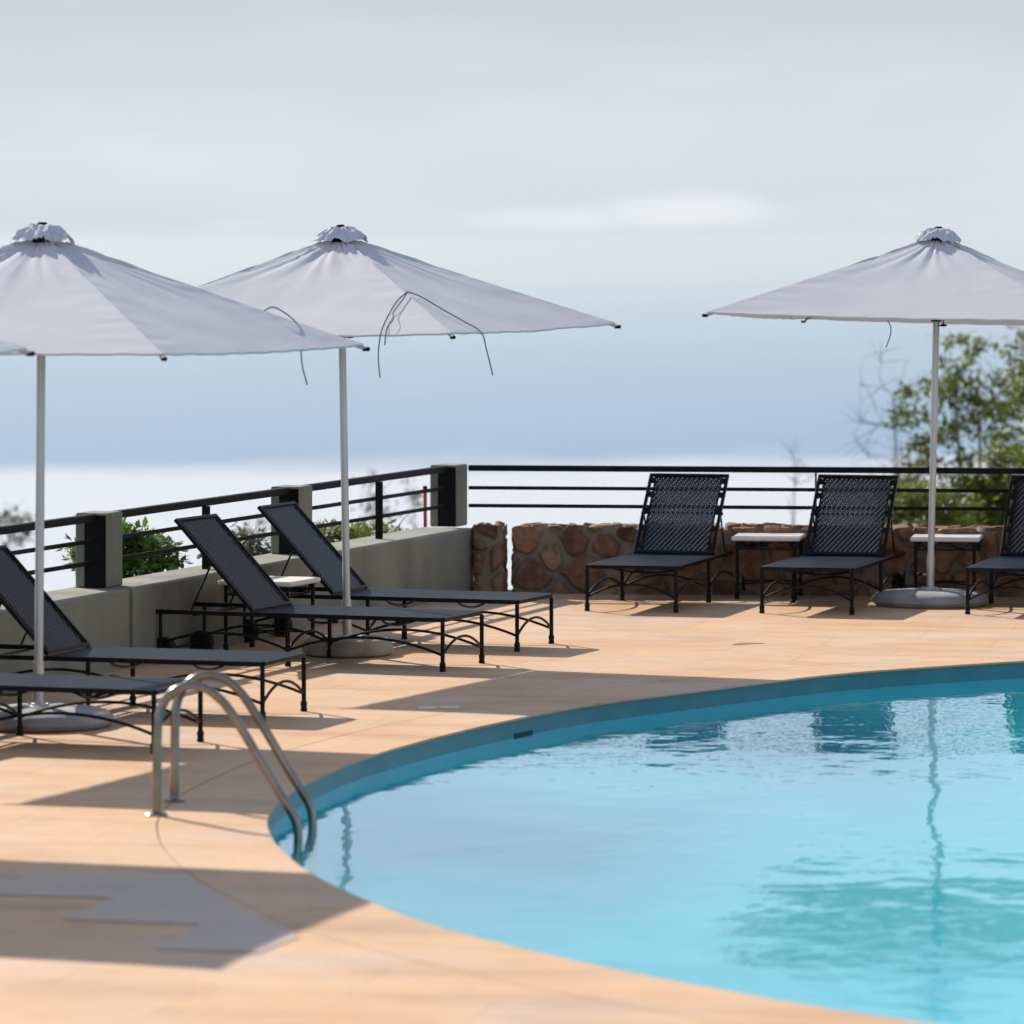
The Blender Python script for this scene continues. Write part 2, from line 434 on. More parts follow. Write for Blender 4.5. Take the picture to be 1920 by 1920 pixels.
def spline(pts, closed=False, sub=8):
    out = []; k = len(pts); rng = range(k if closed else k - 1)
    for i in rng:
        p0 = pts[(i - 1) % k] if closed or i > 0 else pts[i]; p1 = pts[i]; p2 = pts[(i + 1) % k]
        p3 = pts[(i + 2) % k] if closed or i + 2 < k else p2
        for j in range(sub):
            t = j / sub
            out.append(.5 * ((2 * p1) + (p2 - p0) * t + (2 * p0 - 5 * p1 + 4 * p2 - p3) * t * t + (3 * p1 - p0 - 3 * p2 + p3) * t ** 3))
    if not closed: out.append(pts[-1])
    return out


def area_mesh(loops, z, name, m):
    polys = [[Vector((p.x, p.y, 0)) for p in lp] for lp in loops]
    flat = [p for lp in polys for p in lp]
    tris = tessellate_polygon(polys)
    b = MB(); fs = []
    for t in tris:
        a_, b_, c_ = (flat[i] for i in t)
        fs.append(tuple(t) if (b_ - a_).cross(c_ - a_).z > 0 else tuple(t[::-1]))
    b.add([(p.x, p.y, z) for p in flat], fs)
    return b.build(name, m)


# ------------------------------------------------------------------ terrain, valley, mist
WD = Vector((.308, .951, 0)).normalized()            # direction of the left parapet
WN = Vector((-WD.y, WD.x, 0))                        # outward normal (away from the pool)
W0 = Vector((-.317, 40.51, 0))                       # inner face of the left parapet at the corner


def ground_z(x, y):
    p = Vector((x, y, 0)) - W0
    d = max(p.dot(WN) - .5, y - 41.0, 0)
    return max(-1.4 - .20 * d, -520) + (noise.noise(Vector((x * .05, y * .05, 0))) * min(d * .05, 6))


b = MB(); xs = [0]; st = 1.5
ys = [20.0]
while ys[-1] < 2800: ys.append(ys[-1] + max(1.5, (ys[-1] - 30) * .12))
xx = [0.0]
while xx[-1] < 2500: xx.append(xx[-1] + max(1.5, xx[-1] * .15))
xx = [-v for v in xx[:0:-1]] + xx
b.add([(x, y, ground_z(x, y)) for y in ys for x in xx],
      [(j * len(xx) + i, j * len(xx) + i + 1, (j + 1) * len(xx) + i + 1, (j + 1) * len(xx) + i) for j in range(len(ys) - 1) for i in range(len(xx) - 1)])
tag(b.build('hillside', M['hill'], smooth=True), kind='structure')

VZ = -520
mv = noisy(mat('valley_land', rough=.95), (.008, .16, .36), (.02, .20, .41), .00012, (1, .5, 1), 5)  # blue of the distant haze is put into the land colour
b = MB(); b.add([(-90000, -5000, VZ), (90000, -5000, VZ), (90000, 120000, VZ), (-90000, 120000, VZ)], [(0, 1, 2, 3)])
tag(b.build('valley_floor', mv), kind='structure')


def mist_mat():
    m = mat('low_white_mist', (.62, .64, .68), 1, spec=0); n, l, b = nodes(m)
    tc = n.new('ShaderNodeTexCoord'); mp = n.new('ShaderNodeMapping'); mp.inputs['Scale'].default_value = (.0008, .00028, 1)
    l.new(tc.outputs['Object'], mp.inputs[0])
    z = n.new('ShaderNodeTexNoise'); z.inputs['Scale'].default_value = 1.4; z.inputs['Detail'].default_value = 6; l.new(mp.outputs[0], z.inputs['Vector'])
    sp = n.new('ShaderNodeSeparateXYZ'); l.new(tc.outputs['Object'], sp.inputs[0])
    a = n.new('ShaderNodeMapRange'); a.inputs[1].default_value = 9700; a.inputs[2].default_value = 11500; a.inputs[3].default_value = 1.75; a.inputs[4].default_value = -.35
    l.new(sp.outputs[1], a.inputs[0])
    s_ = n.new('ShaderNodeMath'); s_.operation = 'MULTIPLY_ADD'; s_.inputs[1].default_value = 2.6; l.new(z.outputs[0], s_.inputs[0])
    c = n.new('ShaderNodeMath'); c.operation = 'SUBTRACT'; l.new(a.outputs[0], c.inputs[0]); c.inputs[1].default_value = 1.3; l.new(c.outputs[0], s_.inputs[2])
    s_.use_clamp = True
    t = n.new('ShaderNodeBsdfTransparent'); x = n.new('ShaderNodeMixShader')
    l.new(s_.outputs[0], x.inputs[0]); l.new(t.outputs[0], x.inputs[1]); l.new(b.outputs[0], x.inputs[2]); l.new(x.outputs[0], n['Material Output'].inputs[0])
    return m


b = MB(); b.add([(-15000, 2300, VZ + 25), (15000, 2300, VZ + 25), (15000, 16000, VZ + 25), (-15000, 16000, VZ + 25)], [(0, 1, 2, 3)])
tag(b.build('mist', mist_mat()), kind='stuff', label='bank of white mist lying in the valley beyond the terrace')

mh = bpy.data.materials.new('hazy_air'); mh.use_nodes = True
n = mh.node_tree.nodes; n.remove(n['Principled BSDF'])
pv = n.new('ShaderNodeVolumePrincipled'); pv.inputs['Color'].default_value = (.565, .605, .61, 1); pv.inputs['Density'].default_value = 4.3e-5; pv.inputs['Anisotropy'].default_value = .35
mh.node_tree.links.new(pv.outputs[0], n['Material Output'].inputs['Volume'])
b = MB(); b.box((0, 57000, (VZ - 2 + 6) / 2), (182000, 128000, 6 - VZ + 2))
tag(b.build('haze', mh), kind='stuff', label='thin bluish air that fades the far valley')

# ------------------------------------------------------------------ deck and pool
edge_px = [(502, 1540), (510, 1519.5), (536, 1491), (598.5, 1457), (684, 1420), (837, 1377), (965, 1348), (1110, 1320), (1300, 1298 - 2), (1387, 1285), (1575, 1262.5), (1755, 1249.5), (1920, 1239)]
near_px = [(1755, 1920), (1575, 1894), (1380, 1860), (1200, 1826), (1000, 1783), (800, 1731), (697.5, 1691), (611.5, 1652), (572.5, 1629), (551.6, 1613), (520, 1584.6), (506, 1558.5)]
pts = [P(*q) for q in edge_px] + [Vector(q) for q in [(5.0, 34.8, 0), (7.4, 35.0, 0), (10, 33.4, 0), (11.6, 30, 0), (11.4, 25.5, 0), (9.8, 21.2, 0), (7.6, 18.0, 0), (5.2, 16.2, 0), (3.3, 16.4, 0), (2.3, 17.45, 0)]] + [P(*q) for q in near_px]
raw = spline(pts, True, 6)
for _ in range(6):
    raw = [(raw[i - 1] + raw[i] * 2 + raw[(i + 1) % len(raw)]) / 4 for i in range(len(raw))]
EDGE = raw


def offset(loop, d):
    k = len(loop); ar = sum(loop[i - 1].x * loop[i].y - loop[i].x * loop[i - 1].y for i in range(k)); sg = 1 if ar > 0 else -1
    out = []
    for i in range(k):
        t = (loop[(i + 1) % k] - loop[i - 1]).normalized(); nrm = Vector((t.y, -t.x, 0)) * sg
        out.append(loop[i] + nrm * d)
    return out


def ring(name, m, l0, l1, z0, z1, close_out=False):
    """band between two loops with the inner vertical face"""
    k = len(l0); b = MB(); vs = []; fs = []
    rows = [[(p.x, p.y, z0) for p in l0], [(p.x, p.y, z1 - .005) for p in l0], [(p.x, p.y, z1) for p in offset(l0, .005)], [(p.x, p.y, z1) for p in l1], [(p.x, p.y, z0) for p in l1], [(p.x, p.y, z0) for p in l0]]
    for r_ in rows: vs += r_
    for i in range(len(rows) - 1):
        for j in range(k):
            j2 = (j + 1) % k; fs.append((i * k + j, i * k + j2, (i + 1) * k + j2, (i + 1) * k + j))
    b.add(vs, fs); return b.build(name, m)


tag(ring('pool_coping', M['coping'], EDGE, offset(EDGE, .55), -.013, 0), kind='structure')
wl = W0 + WN * .44
outer = [wl + WD * .45, Vector((9.5, 40.2, 0)), Vector((15, 39.2, 0)), Vector((15, -4, 0)), wl - WD * 47]
tag(area_mesh([outer, offset(EDGE, .556)], 0, 'deck', M['deck']), kind='structure')
tag(area_mesh([outer, offset(EDGE, .035)], -.031, 'deck_bed', M['bed']), kind='structure')
WATER_Z, FLOOR_Z = -.115, -.95
bl = offset(EDGE, .028); k = len(bl)
b = MB(); b.add([(p.x, p.y, -.013) for p in bl] + [(p.x, p.y, -.122) for p in bl], [(j, (j + 1) % k, k + (j + 1) % k, k + j) for j in range(k)])
tag(b.build('pool_waterline_tiles', M['tile'], smooth=True), kind='structure')
b = MB(); b.add([(p.x, p.y, -.122) for p in bl] + [(p.x, p.y, FLOOR_Z) for p in bl], [(j, (j + 1) % k, k + (j + 1) % k, k + j) for j in range(k)])
tri = tessellate_polygon([[Vector((p.x, p.y, 0)) for p in bl]]); b.f += [tuple(i + k for i in t) for t in tri]
tag(b.build('pool_basin', M['basin'], smooth=True), kind='structure')
tag(area_mesh([bl], WATER_Z, 'water', M['water']), kind='structure')
mb_ = bpy.data.materials.new('slightly_cloudy_pool_water'); mb_.use_nodes = True
n = mb_.node_tree.nodes; n.remove(n['Principled BSDF'])
pv = n.new('ShaderNodeVolumePrincipled'); pv.inputs['Color'].default_value = (.04, .80, .90, 1); pv.inputs['Density'].default_value = .40; pv.inputs['Anisotropy'].default_value = .1
mb_.node_tree.links.new(pv.outputs[0], n['Material Output'].inputs['Volume'])
il = offset(EDGE, .024); k2 = len(il)
b = MB(); b.add([(p.x, p.y, WATER_Z - .003) for p in il] + [(p.x, p.y, FLOOR_Z + .004) for p in il], [(k2 + j, k2 + (j + 1) % k2, (j + 1) % k2, j) for j in range(k2)])
tri2 = tessellate_polygon([[Vector((p.x, p.y, 0)) for p in il]])
def orient(t, up):
    a_, b_, c_ = (il[i] for i in t); return tuple(t) if ((b_ - a_).cross(c_ - a_).z > 0) == up else tuple(t[::-1])
b.f += [orient(t, True) for t in tri2] + [tuple(i + k2 for i in orient(t, False)) for t in tri2]
tag(b.build('water_body', mb_), kind='structure')
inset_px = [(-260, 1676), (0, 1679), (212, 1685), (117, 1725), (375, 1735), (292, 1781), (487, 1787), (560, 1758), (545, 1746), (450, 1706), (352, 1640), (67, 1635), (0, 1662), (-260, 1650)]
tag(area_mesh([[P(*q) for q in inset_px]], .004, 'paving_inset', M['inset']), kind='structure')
tag(area_mesh([[P(*q) for q in ((1372, 1209), (1384, 1206), (1392, 1205.3), (1440, 1206.3), (1418, 1207.4), (1400, 1208), (1385, 1209.5))]], .003, 'deck_stain', M['stain']), kind='structure')

# ------------------------------------------------------------------ parapet: concrete walls, posts, stone walls
WT, WH = .45, .536


def wall_pt(t, off, z=0):            # t metres back along the parapet from the corner, off metres outward
    return W0 - WD * t + WN * off + Vector((0, 0, z))


def parapet(name, t0, t1, label):
    b = MB(); ch = .012
    sec = [(0, 0), (0, WH - ch), (ch, WH), (WT - ch, WH), (WT, WH - ch), (WT, -1.5), (0, -1.5)]
    n_ = max(2, int((t0 - t1) / .5)); vs = []; fs = []; q = len(sec)
    for i in range(n_ + 1):
        t = t0 + (t1 - t0) * i / n_
        for off, z in sec: vs.append(wall_pt(t, off, z))
    for i in range(n_):
        for j in range(q):
            j2 = (j + 1) % q; fs.append((i * q + j, i * q + j2, (i + 1) * q + j2, (i + 1) * q + j))
    fs += [tuple(range(q))[::-1], tuple(n_ * q + j for j in range(q))]
    b.add(vs, fs)
    return tag(b.build(name, M['concrete']), label, 'wall', 'low concrete parapet walls on the left')


T1 = (40.51 - 33.45) / .951
a_ = parapet('parapet_wall', T1 + 9, T1, 'low grey concrete wall section left of the vertical joint, running out of the left edge')
a_ = parapet('parapet_wall', T1 - .055, 0, 'low grey concrete wall section between the joint and the rough stone corner')
b = MB()
p0, p1 = wall_pt(T1, .035), wall_pt(T1 - .055, .035)
b.bar(wall_pt(T1 - .002, .24, .26), wall_pt(T1 - .053, .24, .26), .38, .53); o = b.build('joint_filler', M['plate'], a_)

post_t = [(40.51 - 33.47) / .951, (40.51 - 37.05) / .951, (40.51 - 40.59) / .951]
RTOP, RM1, RM2 = 1.043, .87, .722
PT = []
labels = ['concrete railing post left, rising beside the wall joint in front of the green bush', 'middle concrete railing post, partly behind a lounger backrest', 'concrete corner post where the sloping railing meets the long level one']
for t, lb in zip(post_t, labels):
    e = empty('railing_post', wall_pt(t - .15, .295, WH), math.atan2(WD.y, WD.x), lb, 'post', 'concrete posts of the railing')
    b = MB(); b.box((0, 0, .255), (.30, .23, .51), None, .01); b.build('post_body', M['concrete'], e)
    b = MB(); b.box((-.154, -.035, .25), (.008, .155, .49)); b.build('steel_plate', M['plate'], e)


def span(t0, t1, ups, label, off=.27):
    e = empty('railing', wall_pt(t0, off, WH), 0, label, 'railing', 'black steel railing spans')
    e.location = (0, 0, 0)
    d = wall_pt(t1, off); a0 = wall_pt(t0, off)
    MB().bar(a0 + Vector((0, 0, RTOP - .026)), d + Vector((0, 0, RTOP - .026)), .06, .052).build('top_rail', M['metal'], e)
    for z in (RM1, RM2):
        MB().bar(a0 + Vector((0, 0, z - .012)), d + Vector((0, 0, z - .012)), .012, .03).build('mid_rail', M['metal'], e)
    for t in ups:
        p = wall_pt(t, off - .02)
        MB().bar(p + Vector((0, 0, WH)), p + Vector((0, 0, RTOP - .052)), .06, .014).build('upright', M['metal'], e)
    return e


def up_flat(e, t, off):
    pass


span(post_t[0] + 6.5, post_t[0] + .02, [post_t[0] + 3.75, post_t[0] + 1.88], 'black railing span left of the left concrete post, leaving the frame')
span(post_t[0] - .31, post_t[1] + .02, [(post_t[0] + post_t[1]) / 2 - .15], 'black railing span between the left and the middle concrete posts')
span(post_t[1] - .31, post_t[2] + .02, [(post_t[1] + post_t[2]) / 2 - .15], 'black railing span between the middle and the corner concrete posts')

e = empty('railing', (0, 0, 0), 0, 'long level black railing above the rough stone wall at the back', 'railing', 'black steel railing spans')
A0, A1 = Vector((-.36, 40.78, 0)), Vector((8.3, 39.75, 0))
MB().bar(A0 + Vector((0, 0, RTOP - .024)), A1 + Vector((0, 0, RTOP - .024)), .06, .048).build('top_rail', M['metal'], e)
for z in (RM1, RM2): MB().bar(A0 + Vector((0, 0, z - .015)), A1 + Vector((0, 0, z - .015)), .012, .03).build('mid_rail', M['metal'], e)
for px in (1529,):
    for k_ in (0, 1):
        x = (px - 960) / 227.5 + k_ * 2.88; p = A0 + (A1 - A0) * ((x - A0.x) / (A1.x - A0.x))
        MB().bar(p + Vector((0, 0, WH - .02)), p + Vector((0, 0, RTOP - .048)), .014, .05).build('upright', M['metal'], e)


# rough stone wall: cells computed here, geometry bulges per stone, mortar between
def stone_wall(name, org, ux, length, thick, height, label, seed, cell=.0125):
    rg = random.Random(seed)
    uy = Vector((-ux.y, ux.x, 0))
    per = height + thick                                     # unrolled: front then top
    seeds = []; tries = 0
    while tries < 6000:
        tries += 1
        s_ = (rg.uniform(-.1, length + .1), rg.uniform(-.05, per + .1), rg.uniform(.75, 1.3))
        if all((s_[0] - q[0]) ** 2 + ((s_[1] - q[1]) * 1.15) ** 2 > (.132 * (s_[2] + q[2])) ** 2 * .8 for q in seeds): seeds.append(s_)
    tones = [(rg.random(), rg.random(), rg.uniform(-1, 1), rg.uniform(-1, 1)) for _ in seeds]
    grid = {}
    for i, q in enumerate(seeds): grid.setdefault((int(q[0] // .4), int(q[1] // .4)), []).append(i)

    def info(u, v):
        uu = u + .09 * noise.noise(Vector((u * 4, v * 4, seed))); vv = v + .09 * noise.noise(Vector((u * 5, v * 5, seed + 9)))
        best = []
        cu, cv = int(uu // .4), int(vv // .4)
        for a in (-1, 0, 1):
            for c in (-1, 0, 1):
                for i in grid.get((cu + a, cv + c), ()):
                    q = seeds[i]; d = math.hypot(uu - q[0], (vv - q[1]) * 1.15) / q[2]; best.append((d, i))
        best.sort(); d1, i1 = best[0]; d2 = best[1][0] if len(best) > 1 else d1 + 1
        return i1, d2 - d1
    nu = int(length / cell); nf = int(height / cell); ntp = int(thick / cell); ne = 0
    vs = []; tone = []; kind = []
    for iu in range(nu + 1):
        u = iu * length / nu
        for iv in range(nf + ntp + 1):
            if iv <= nf: v = iv * height / nf; base = org + ux * u + Vector((0, 0, v)); nr = -uy
            else: w_ = (iv - nf) * thick / ntp; v = height + w_; base = org + ux * u + uy * w_ + Vector((0, 0, height)); nr = Vector((0, 0, 1))
            i1, g = info(u, v); t = tones[i1]
            m_ = min(1, max(0, (g - .04) / .035)); m_ = m_ * m_ * (3 - 2 * m_)
            rough = noise.fractal(Vector((u * 11, v * 11, seed + t[0] * 50)), 1, 2, 4) * .012
            facet = (t[2] * (u - seeds[i1][0]) + t[3] * (v - seeds[i1][1])) * .12
            disp = m_ * (.034 + .026 * t[1] + rough + facet)
            if iv <= nf and height - v < .03: nr = (nr + Vector((0, 0, 1)) * .6).normalized()
            if iv > nf: disp = disp * .8 - (1 - m_) * .012 - .012
            p = base + nr * disp
            if iu == 0 or iu == nu:
                p += ux * ((-1 if iu == 0 else 1) * .0)
            eu = min(u, length - u)
            if eu < .06: p += ux * ((1 if u < length / 2 else -1) * (.012 * noise.noise(Vector((0, v * 9, seed))) + .0)) - nr * ((.06 - eu) ** 2 * 5)
            vs.append(p); tone.append(t[0] * m_ if False else t[0]); kind.append(m_)
    q = nf + ntp + 1
    fs = [(i * q + j, (i + 1) * q + j, (i + 1) * q + j + 1, i * q + j + 1) for i in range(nu) for j in range(q - 1)]
    b = MB(); b.add(vs, fs)
    # ends and back
    for side, iu in ((0, 0), (1, nu)):
        o0 = len(b.v)
        rows = 24; cols = int(nf)
        for r_ in range(rows + 1):
            w_ = thick * r_ / rows
            for j in range(cols + 1):
                v = j * height / cols; i1, g = info(5 + w_ + side * 3 - int(5 + w_) * 0 if False else w_ + side * (length - thick) * .999, v)
                m_ = min(1, max(0, (g - .03) / .05))
                dsp = .018 * m_ + .012 * noise.fractal(Vector((w_ * 9, v * 9, seed + side)), 1, 2, 3)
                p = org + ux * (length * side) + uy * w_ + Vector((0, 0, v)) + ux * ((1 if side else -1) * dsp)
                f0 = vs[iu * q + j]
                if r_ == 0: p = f0.copy()
                elif r_ == rows: pass
                b.v.append(p); tone.append(tones[i1][0]); kind.append(m_)
        for r_ in range(rows):
            for j in range(cols):
                a = o0 + r_ * (cols + 1) + j; f = (a, a + cols + 1, a + cols + 2, a + 1)
                b.f.append(f if side else f[::-1])
    o0 = len(b.v)
    bk = [org + uy * thick + Vector((0, 0, -1.4)), org + ux * length + uy * thick + Vector((0, 0, -1.4)), org + ux * length + uy * thick + Vector((0, 0, height - .005)), org + uy * thick + Vector((0, 0, height - .005))]
    b.v += bk; b.f.append((o0 + 1, o0, o0 + 3, o0 + 2)); tone += [.5] * 4; kind += [0] * 4
    ob = b.build(name, M['stone'], smooth=True)
    for nm, arr in (('tone', tone), ('face', kind)):
        a = ob.data.attributes.new(nm, 'FLOAT', 'POINT')
        a.data.foreach_set('value', arr)
    return tag(ob, label, 'wall', 'rough stone walls')


def stone_mat():
    m = mat('rough_brown_field_stone', rough=.8, spec=.3); n, l, b = nodes(m)
    a = n.new('ShaderNodeAttribute'); a.attribute_name = 'tone'; f = n.new('ShaderNodeAttribute'); f.attribute_name = 'face'
    tc = n.new('ShaderNodeTexCoord'); z = n.new('ShaderNodeTexNoise'); z.inputs['Scale'].default_value = 9; z.inputs['Detail'].default_value = 8; l.new(tc.outputs['Object'], z.inputs['Vector'])
    r = n.new('ShaderNodeValToRGB'); e = r.color_ramp.elements
    cols = [(0, (.15, .075, .05)), (.25, (.31, .18, .115)), (.45, (.21, .115, .075)), (.65, (.38, .25, .155)), (.85, (.25, .145, .09)), (1, (.42, .30, .21))]
    e[0].color = (*cols[0][1], 1); e[1].color = (*cols[-1][1], 1)
    for p_, c_ in cols[1:-1]:
        x = e.new(p_); x.color = (*c_, 1)
    l.new(a.outputs['Fac'], r.inputs[0])
    r2 = n.new('ShaderNodeValToRGB'); r2.color_ramp.elements[0].position = .3; r2.color_ramp.elements[1].position = .72
    r2.color_ramp.elements[0].color = (.42, .38, .36, 1); r2.color_ramp.elements[1].color = (1.3, 1.2, 1.1, 1); l.new(z.outputs[0], r2.inputs[0])
    mu = n.new('ShaderNodeMixRGB'); mu.blend_type = 'MULTIPLY'; mu.inputs[0].default_value = 1; l.new(r.outputs[0], mu.inputs[1]); l.new(r2.outputs[0], mu.inputs[2])
    mo = n.new('ShaderNodeMixRGB'); mo.inputs[1].default_value = (.25, .20, .155, 1); l.new(f.outputs['Fac'], mo.inputs[0]); l.new(mu.outputs[0], mo.inputs[2])
    l.new(mo.outputs[0], b.inputs['Base Color'])
    bp = n.new('ShaderNodeBump'); bp.inputs['Strength'].default_value = .7; bp.inputs['Distance'].default_value = .012
    z2 = n.new('ShaderNodeTexNoise'); z2.inputs['Scale'].default_value = 35; z2.inputs['Detail'].default_value = 6; l.new(tc.outputs['Object'], z2.inputs['Vector'])
    l.new(z2.outputs[0], bp.inputs['Height']); l.new(bp.outputs[0], b.inputs['Normal'])
    return m


M['stone'] = stone_mat()
ux = Vector((1, -.10, 0)).normalized()
stone_wall('stone_wall', Vector((.012, 40.50, 0)), ux, 8.2, .42, .53, 'long rough brown stone wall behind the loungers and tables at the back', 3)
ux2 = Vector((1, -.04, 0)).normalized()
stone_wall('stone_wall_end', Vector((-.312, 40.42, 0)), ux2, .235, .5, .545, 'short upright end of rough brown stone between the concrete wall and the narrow gap', 11, .011)

e = empty('marker_pole', (-.735, 41.55, -1.2), 0, 'thin red pole with black cap standing just behind the corner post', 'pole')
MB().tube([(0, 0, 0), (.004, 0, 1.0), (0, 0, 2.0)], .015, 8).build('pole', M['red'], e, True)
MB().tube([(0, 0, 2.0), (0, 0, 2.03)], .018, 8).build('cap', M['plate'], e, True)


# ------------------------------------------------------------------ loungers
LW, LL, LA, LZ, LP, LB, LWB = .715, 2.26, 1.14, .364, 1.42, .85, .67
ANG = R(46.5)


def arc(p, q, h, n_=14):
    p, q = Vector(p), Vector(q)
    return [p.lerp(q, i / n_) + Vector((0, 0, h * (1 - (2 * i / n_ - 1) ** 2))) for i in range(n_ + 1)]


def make_lounger():
    e = empty('sun_lounger', (0, 0, 0)); hw = LW / 2; fr = M['frame']; r_ = .0155
    b = MB()
    for s_ in (-1, 1): b.bar((0, s_ * hw, LZ - .015), (LL, s_ * hw, LZ - .015), .028, .03)
    b.bar((0, -hw + .013, LZ - .0152), (0, hw - .013, LZ - .0152), .028, .0296)
    b.bar((LL, -hw + .013, LZ - .0152), (LL, hw - .013, LZ - .0152), .028, .0296)
    b.build('frame', fr, e, True)
    b = MB()
    for x in (.45, 1.0): b.tube([(x, -hw, LZ - .02)] + arc((x, -hw + .06, LZ - .05), (x, hw - .06, LZ - .05), -.035, 10) + [(x, hw, LZ - .02)], .009, 6)
    b.bar((LP + .03, -hw, LZ - .02), (LP + .03, hw, LZ - .02), .02, .02); b.bar((1.85, -hw, LZ - .03), (1.85, hw, LZ - .03), .02, .02)
    b.build('cross_bars', fr, e, True)
    for x in (.0, LA, LL - .16):
        for s_ in (-1, 1):
            if x > 1.5: MB().tube([(x, s_ * (hw - .0), .10), (x, s_ * (hw - .0), LZ - .03)], .013, 8).build('leg', fr, e, True); continue
            b = MB(); b.tube([(x, s_ * hw, .05), (x, s_ * hw, LZ - .03)], .0145, 10)
            o = b.build('leg', fr, e, True)
            MB().lathe([(.019, 0), (.022, .008), (.021, .02), (.017, .026), (.021, .034), (.021, .056), (.0165, .064)], (x, s_ * hw, 0), 12).build('foot', M['rubber'], o, True)
    for s_ in (-1, 1):
        MB().tube(arc((0, s_ * hw, .11), (LA, s_ * hw, .11), .105), .0095, 7).build('side_brace', fr, e, True)
        MB().tube(arc((LA, s_ * hw, .11), (LL - .16, s_ * hw, .13), .095), .0095, 7).build('side_brace', fr, e, True)
    for x in (0, LA): MB().tube(arc((x, -hw, .11), (x, hw, .11), .105), .0095, 7).build('end_brace', fr, e, True)
    b = MB()
    for s_ in (-1, 1): b.tube([(LL - .16, s_ * (hw - .075), .085), (LL - .16, s_ * (hw + .01), .085)], .012, 8)
    b.tube([(LL - .16, -hw + .05, .085), (LL - .16, hw - .05, .085)], .009, 8); b.build('axle', fr, e, True)
    for s_ in (-1, 1):
        b = MB(); y = s_ * (hw - .05)
        b.tube([(LL - .16, y - .035, .085), (LL - .16, y - .03, .085), (LL - .16, y + .03, .085), (LL - .16, y + .035, .085)], [.07, .085, .085, .07], 24)
        b.build('wheel', M['rubber'], e, True)
    MB().box((LP / 2 + .004, 0, LZ - .004), (LP - .03, LW - .036, .008)).build('seat', M['weave_seat'], e)
    # backrest: local frame, x up the slope
    bk = bpy.data.objects.new('backrest', None)
    m_ = Matrix.Rotation(-ANG, 4, 'Y'); m_.translation = Vector((LP, 0, LZ + .004))
    hb = LWB / 2 - .014
    b = MB()
    for s_ in (-1, 1): b.bar((0, s_ * hb, 0), (LB, s_ * hb, 0), .026, .026)
    b.bar((LB - .013, -hb, .0002), (LB - .013, hb, .0002), .026, .0264); b.bar((.013, -hb, .0002), (.013, hb, .0002), .026, .0264)
    o = b.build('backrest', fr, e, True); o.matrix_local = m_
    b = MB(); b.box((LB / 2 + .005, 0, 0), (LB - .035, 2 * hb - .075, .0045)); w_ = b.build('backrest_weave', M['weave'], o)
    for s_ in (-1, 1):
        b = MB()
        b.bar((.03, s_ * (hb - .042), 0), (LB - .03, s_ * (hb - .042), 0), .012, .016)
        for x in (.09, .27, .45, .63, .78): b.bar((x - .03, s_ * (hb - .024), 0), (x + .03, s_ * (hb - .024), 0), .034, .008)
        b.build('weave_edge', fr, o)
    for s_ in (-1, 1):
        a = m_ @ Vector((LB * .52, s_ * (hb + .0), -.014)); c = Vector((LP + LB * .52 * math.cos(ANG) + .17, s_ * (hb + .0), LZ - .02))
        b = MB(); b.tube([a, a.lerp(c, .5), c], .0075, 7); b.tube([a + Vector((0, -.02, 0)), a + Vector((0, .02, 0))], .013, 8)
        b.build('prop_strut', fr, e, True)
    b = MB(); b.tube([m_ @ Vector((LB * .52, -hb, -.014)), m_ @ Vector((LB * .52, hb, -.014))], .008, 7); b.build('prop_bar', fr, e, True)
    return e


protoL = make_lounger()
GL = 'dark woven sun loungers around the pool'
lounge = [
    ((-.468, 33.136), 158.7, 'far', 'dark sun lounger whose raised backrest overlaps the white side table in the left row'),
    ((.036, 34.77), 159.7, 'far', 'dark sun lounger crossed by the middle parasol pole, nearest the concrete corner post'),
    ((-1.508, 29.689), 162, 'far', 'dark sun lounger behind the left umbrella pole, its raised backrest cut by the left edge'),
    ((-2.03, 27.843), 162, 'far', 'dark sun lounger right behind the chrome handrails, only its flat seat in frame'),
    ((.590, 38.55), 74.8, 'right', 'dark lattice backed lounger left of both side tables, facing the pool before the stone wall'),
    ((1.950, 38.33), 74.4, 'right', 'dark lattice backed lounger between the two side tables at the stone wall'),
    ((3.545, 38.22), 75.2, 'right', 'dark lattice backed lounger cut off by the right edge beside the grey umbrella base'),
]
for i, (o, th, side, lb) in enumerate(lounge):
    u = Vector((math.cos(R(th)), math.sin(R(th)), 0))
    v = Vector((u.y, -u.x, 0))
    if side == 'far' and v.y < 0: v = -v
    c = Vector((*o, 0)) + v * LW / 2
    e = protoL if i == 0 else copy_tree(protoL)
    e.location = c; e.rotation_euler = (0, 0, R(th)); tag(e, lb, 'sun lounger', GL)


# ------------------------------------------------------------------ side tables
def make_table():
    e = empty('side_table', (0, 0, 0)); h = .235; fr = M['frame']
    MB().box((0, 0, .4925), (.56, .56, .035), None, .009).build('table_top', M['table_top'], e, False)
    for x in (-h, h):
        for y in (-h, h):
            o = MB().tube([(x, y, .04), (x, y, .4745)], .0145, 10).build('leg', fr, e, True)
            MB().lathe([(.019, 0), (.022, .01), (.018, .03), (.02, .05), (.015, .058)], (x, y, 0), 10).build('foot', M['rubber'], o, True)
    b = MB()
    for z in (.408,):
        for s_ in (-1, 1):
            b.bar((-h + .012, s_ * h, z), (h - .012, s_ * h, z), .012, .016); b.bar((s_ * h, -h + .012, z), (s_ * h, h - .012, z), .012, .016)
    b.build('apron', fr, e)
    b = MB()
    zz = [(-.2, .474), (-.16, .42), (-.09, .42), (-.05, .458), (.05, .458), (.09, .42), (.16, .42), (.2, .474)]
    for s_ in (-1, 1):
        b.tube([(x, s_ * h, z) for x, z in zz], .005, 5); b.tube([(s_ * h, x, z) for x, z in zz], .005, 5)
    b.build('apron_scroll', fr, e)
    b = MB()
    for s_ in (-1, 1):
        b.tube([(-h, s_ * h, .12), (0, s_ * .06, .135), (h, s_ * h, .12)], .007, 6)
    b.build('stretcher', fr, e)
    return e


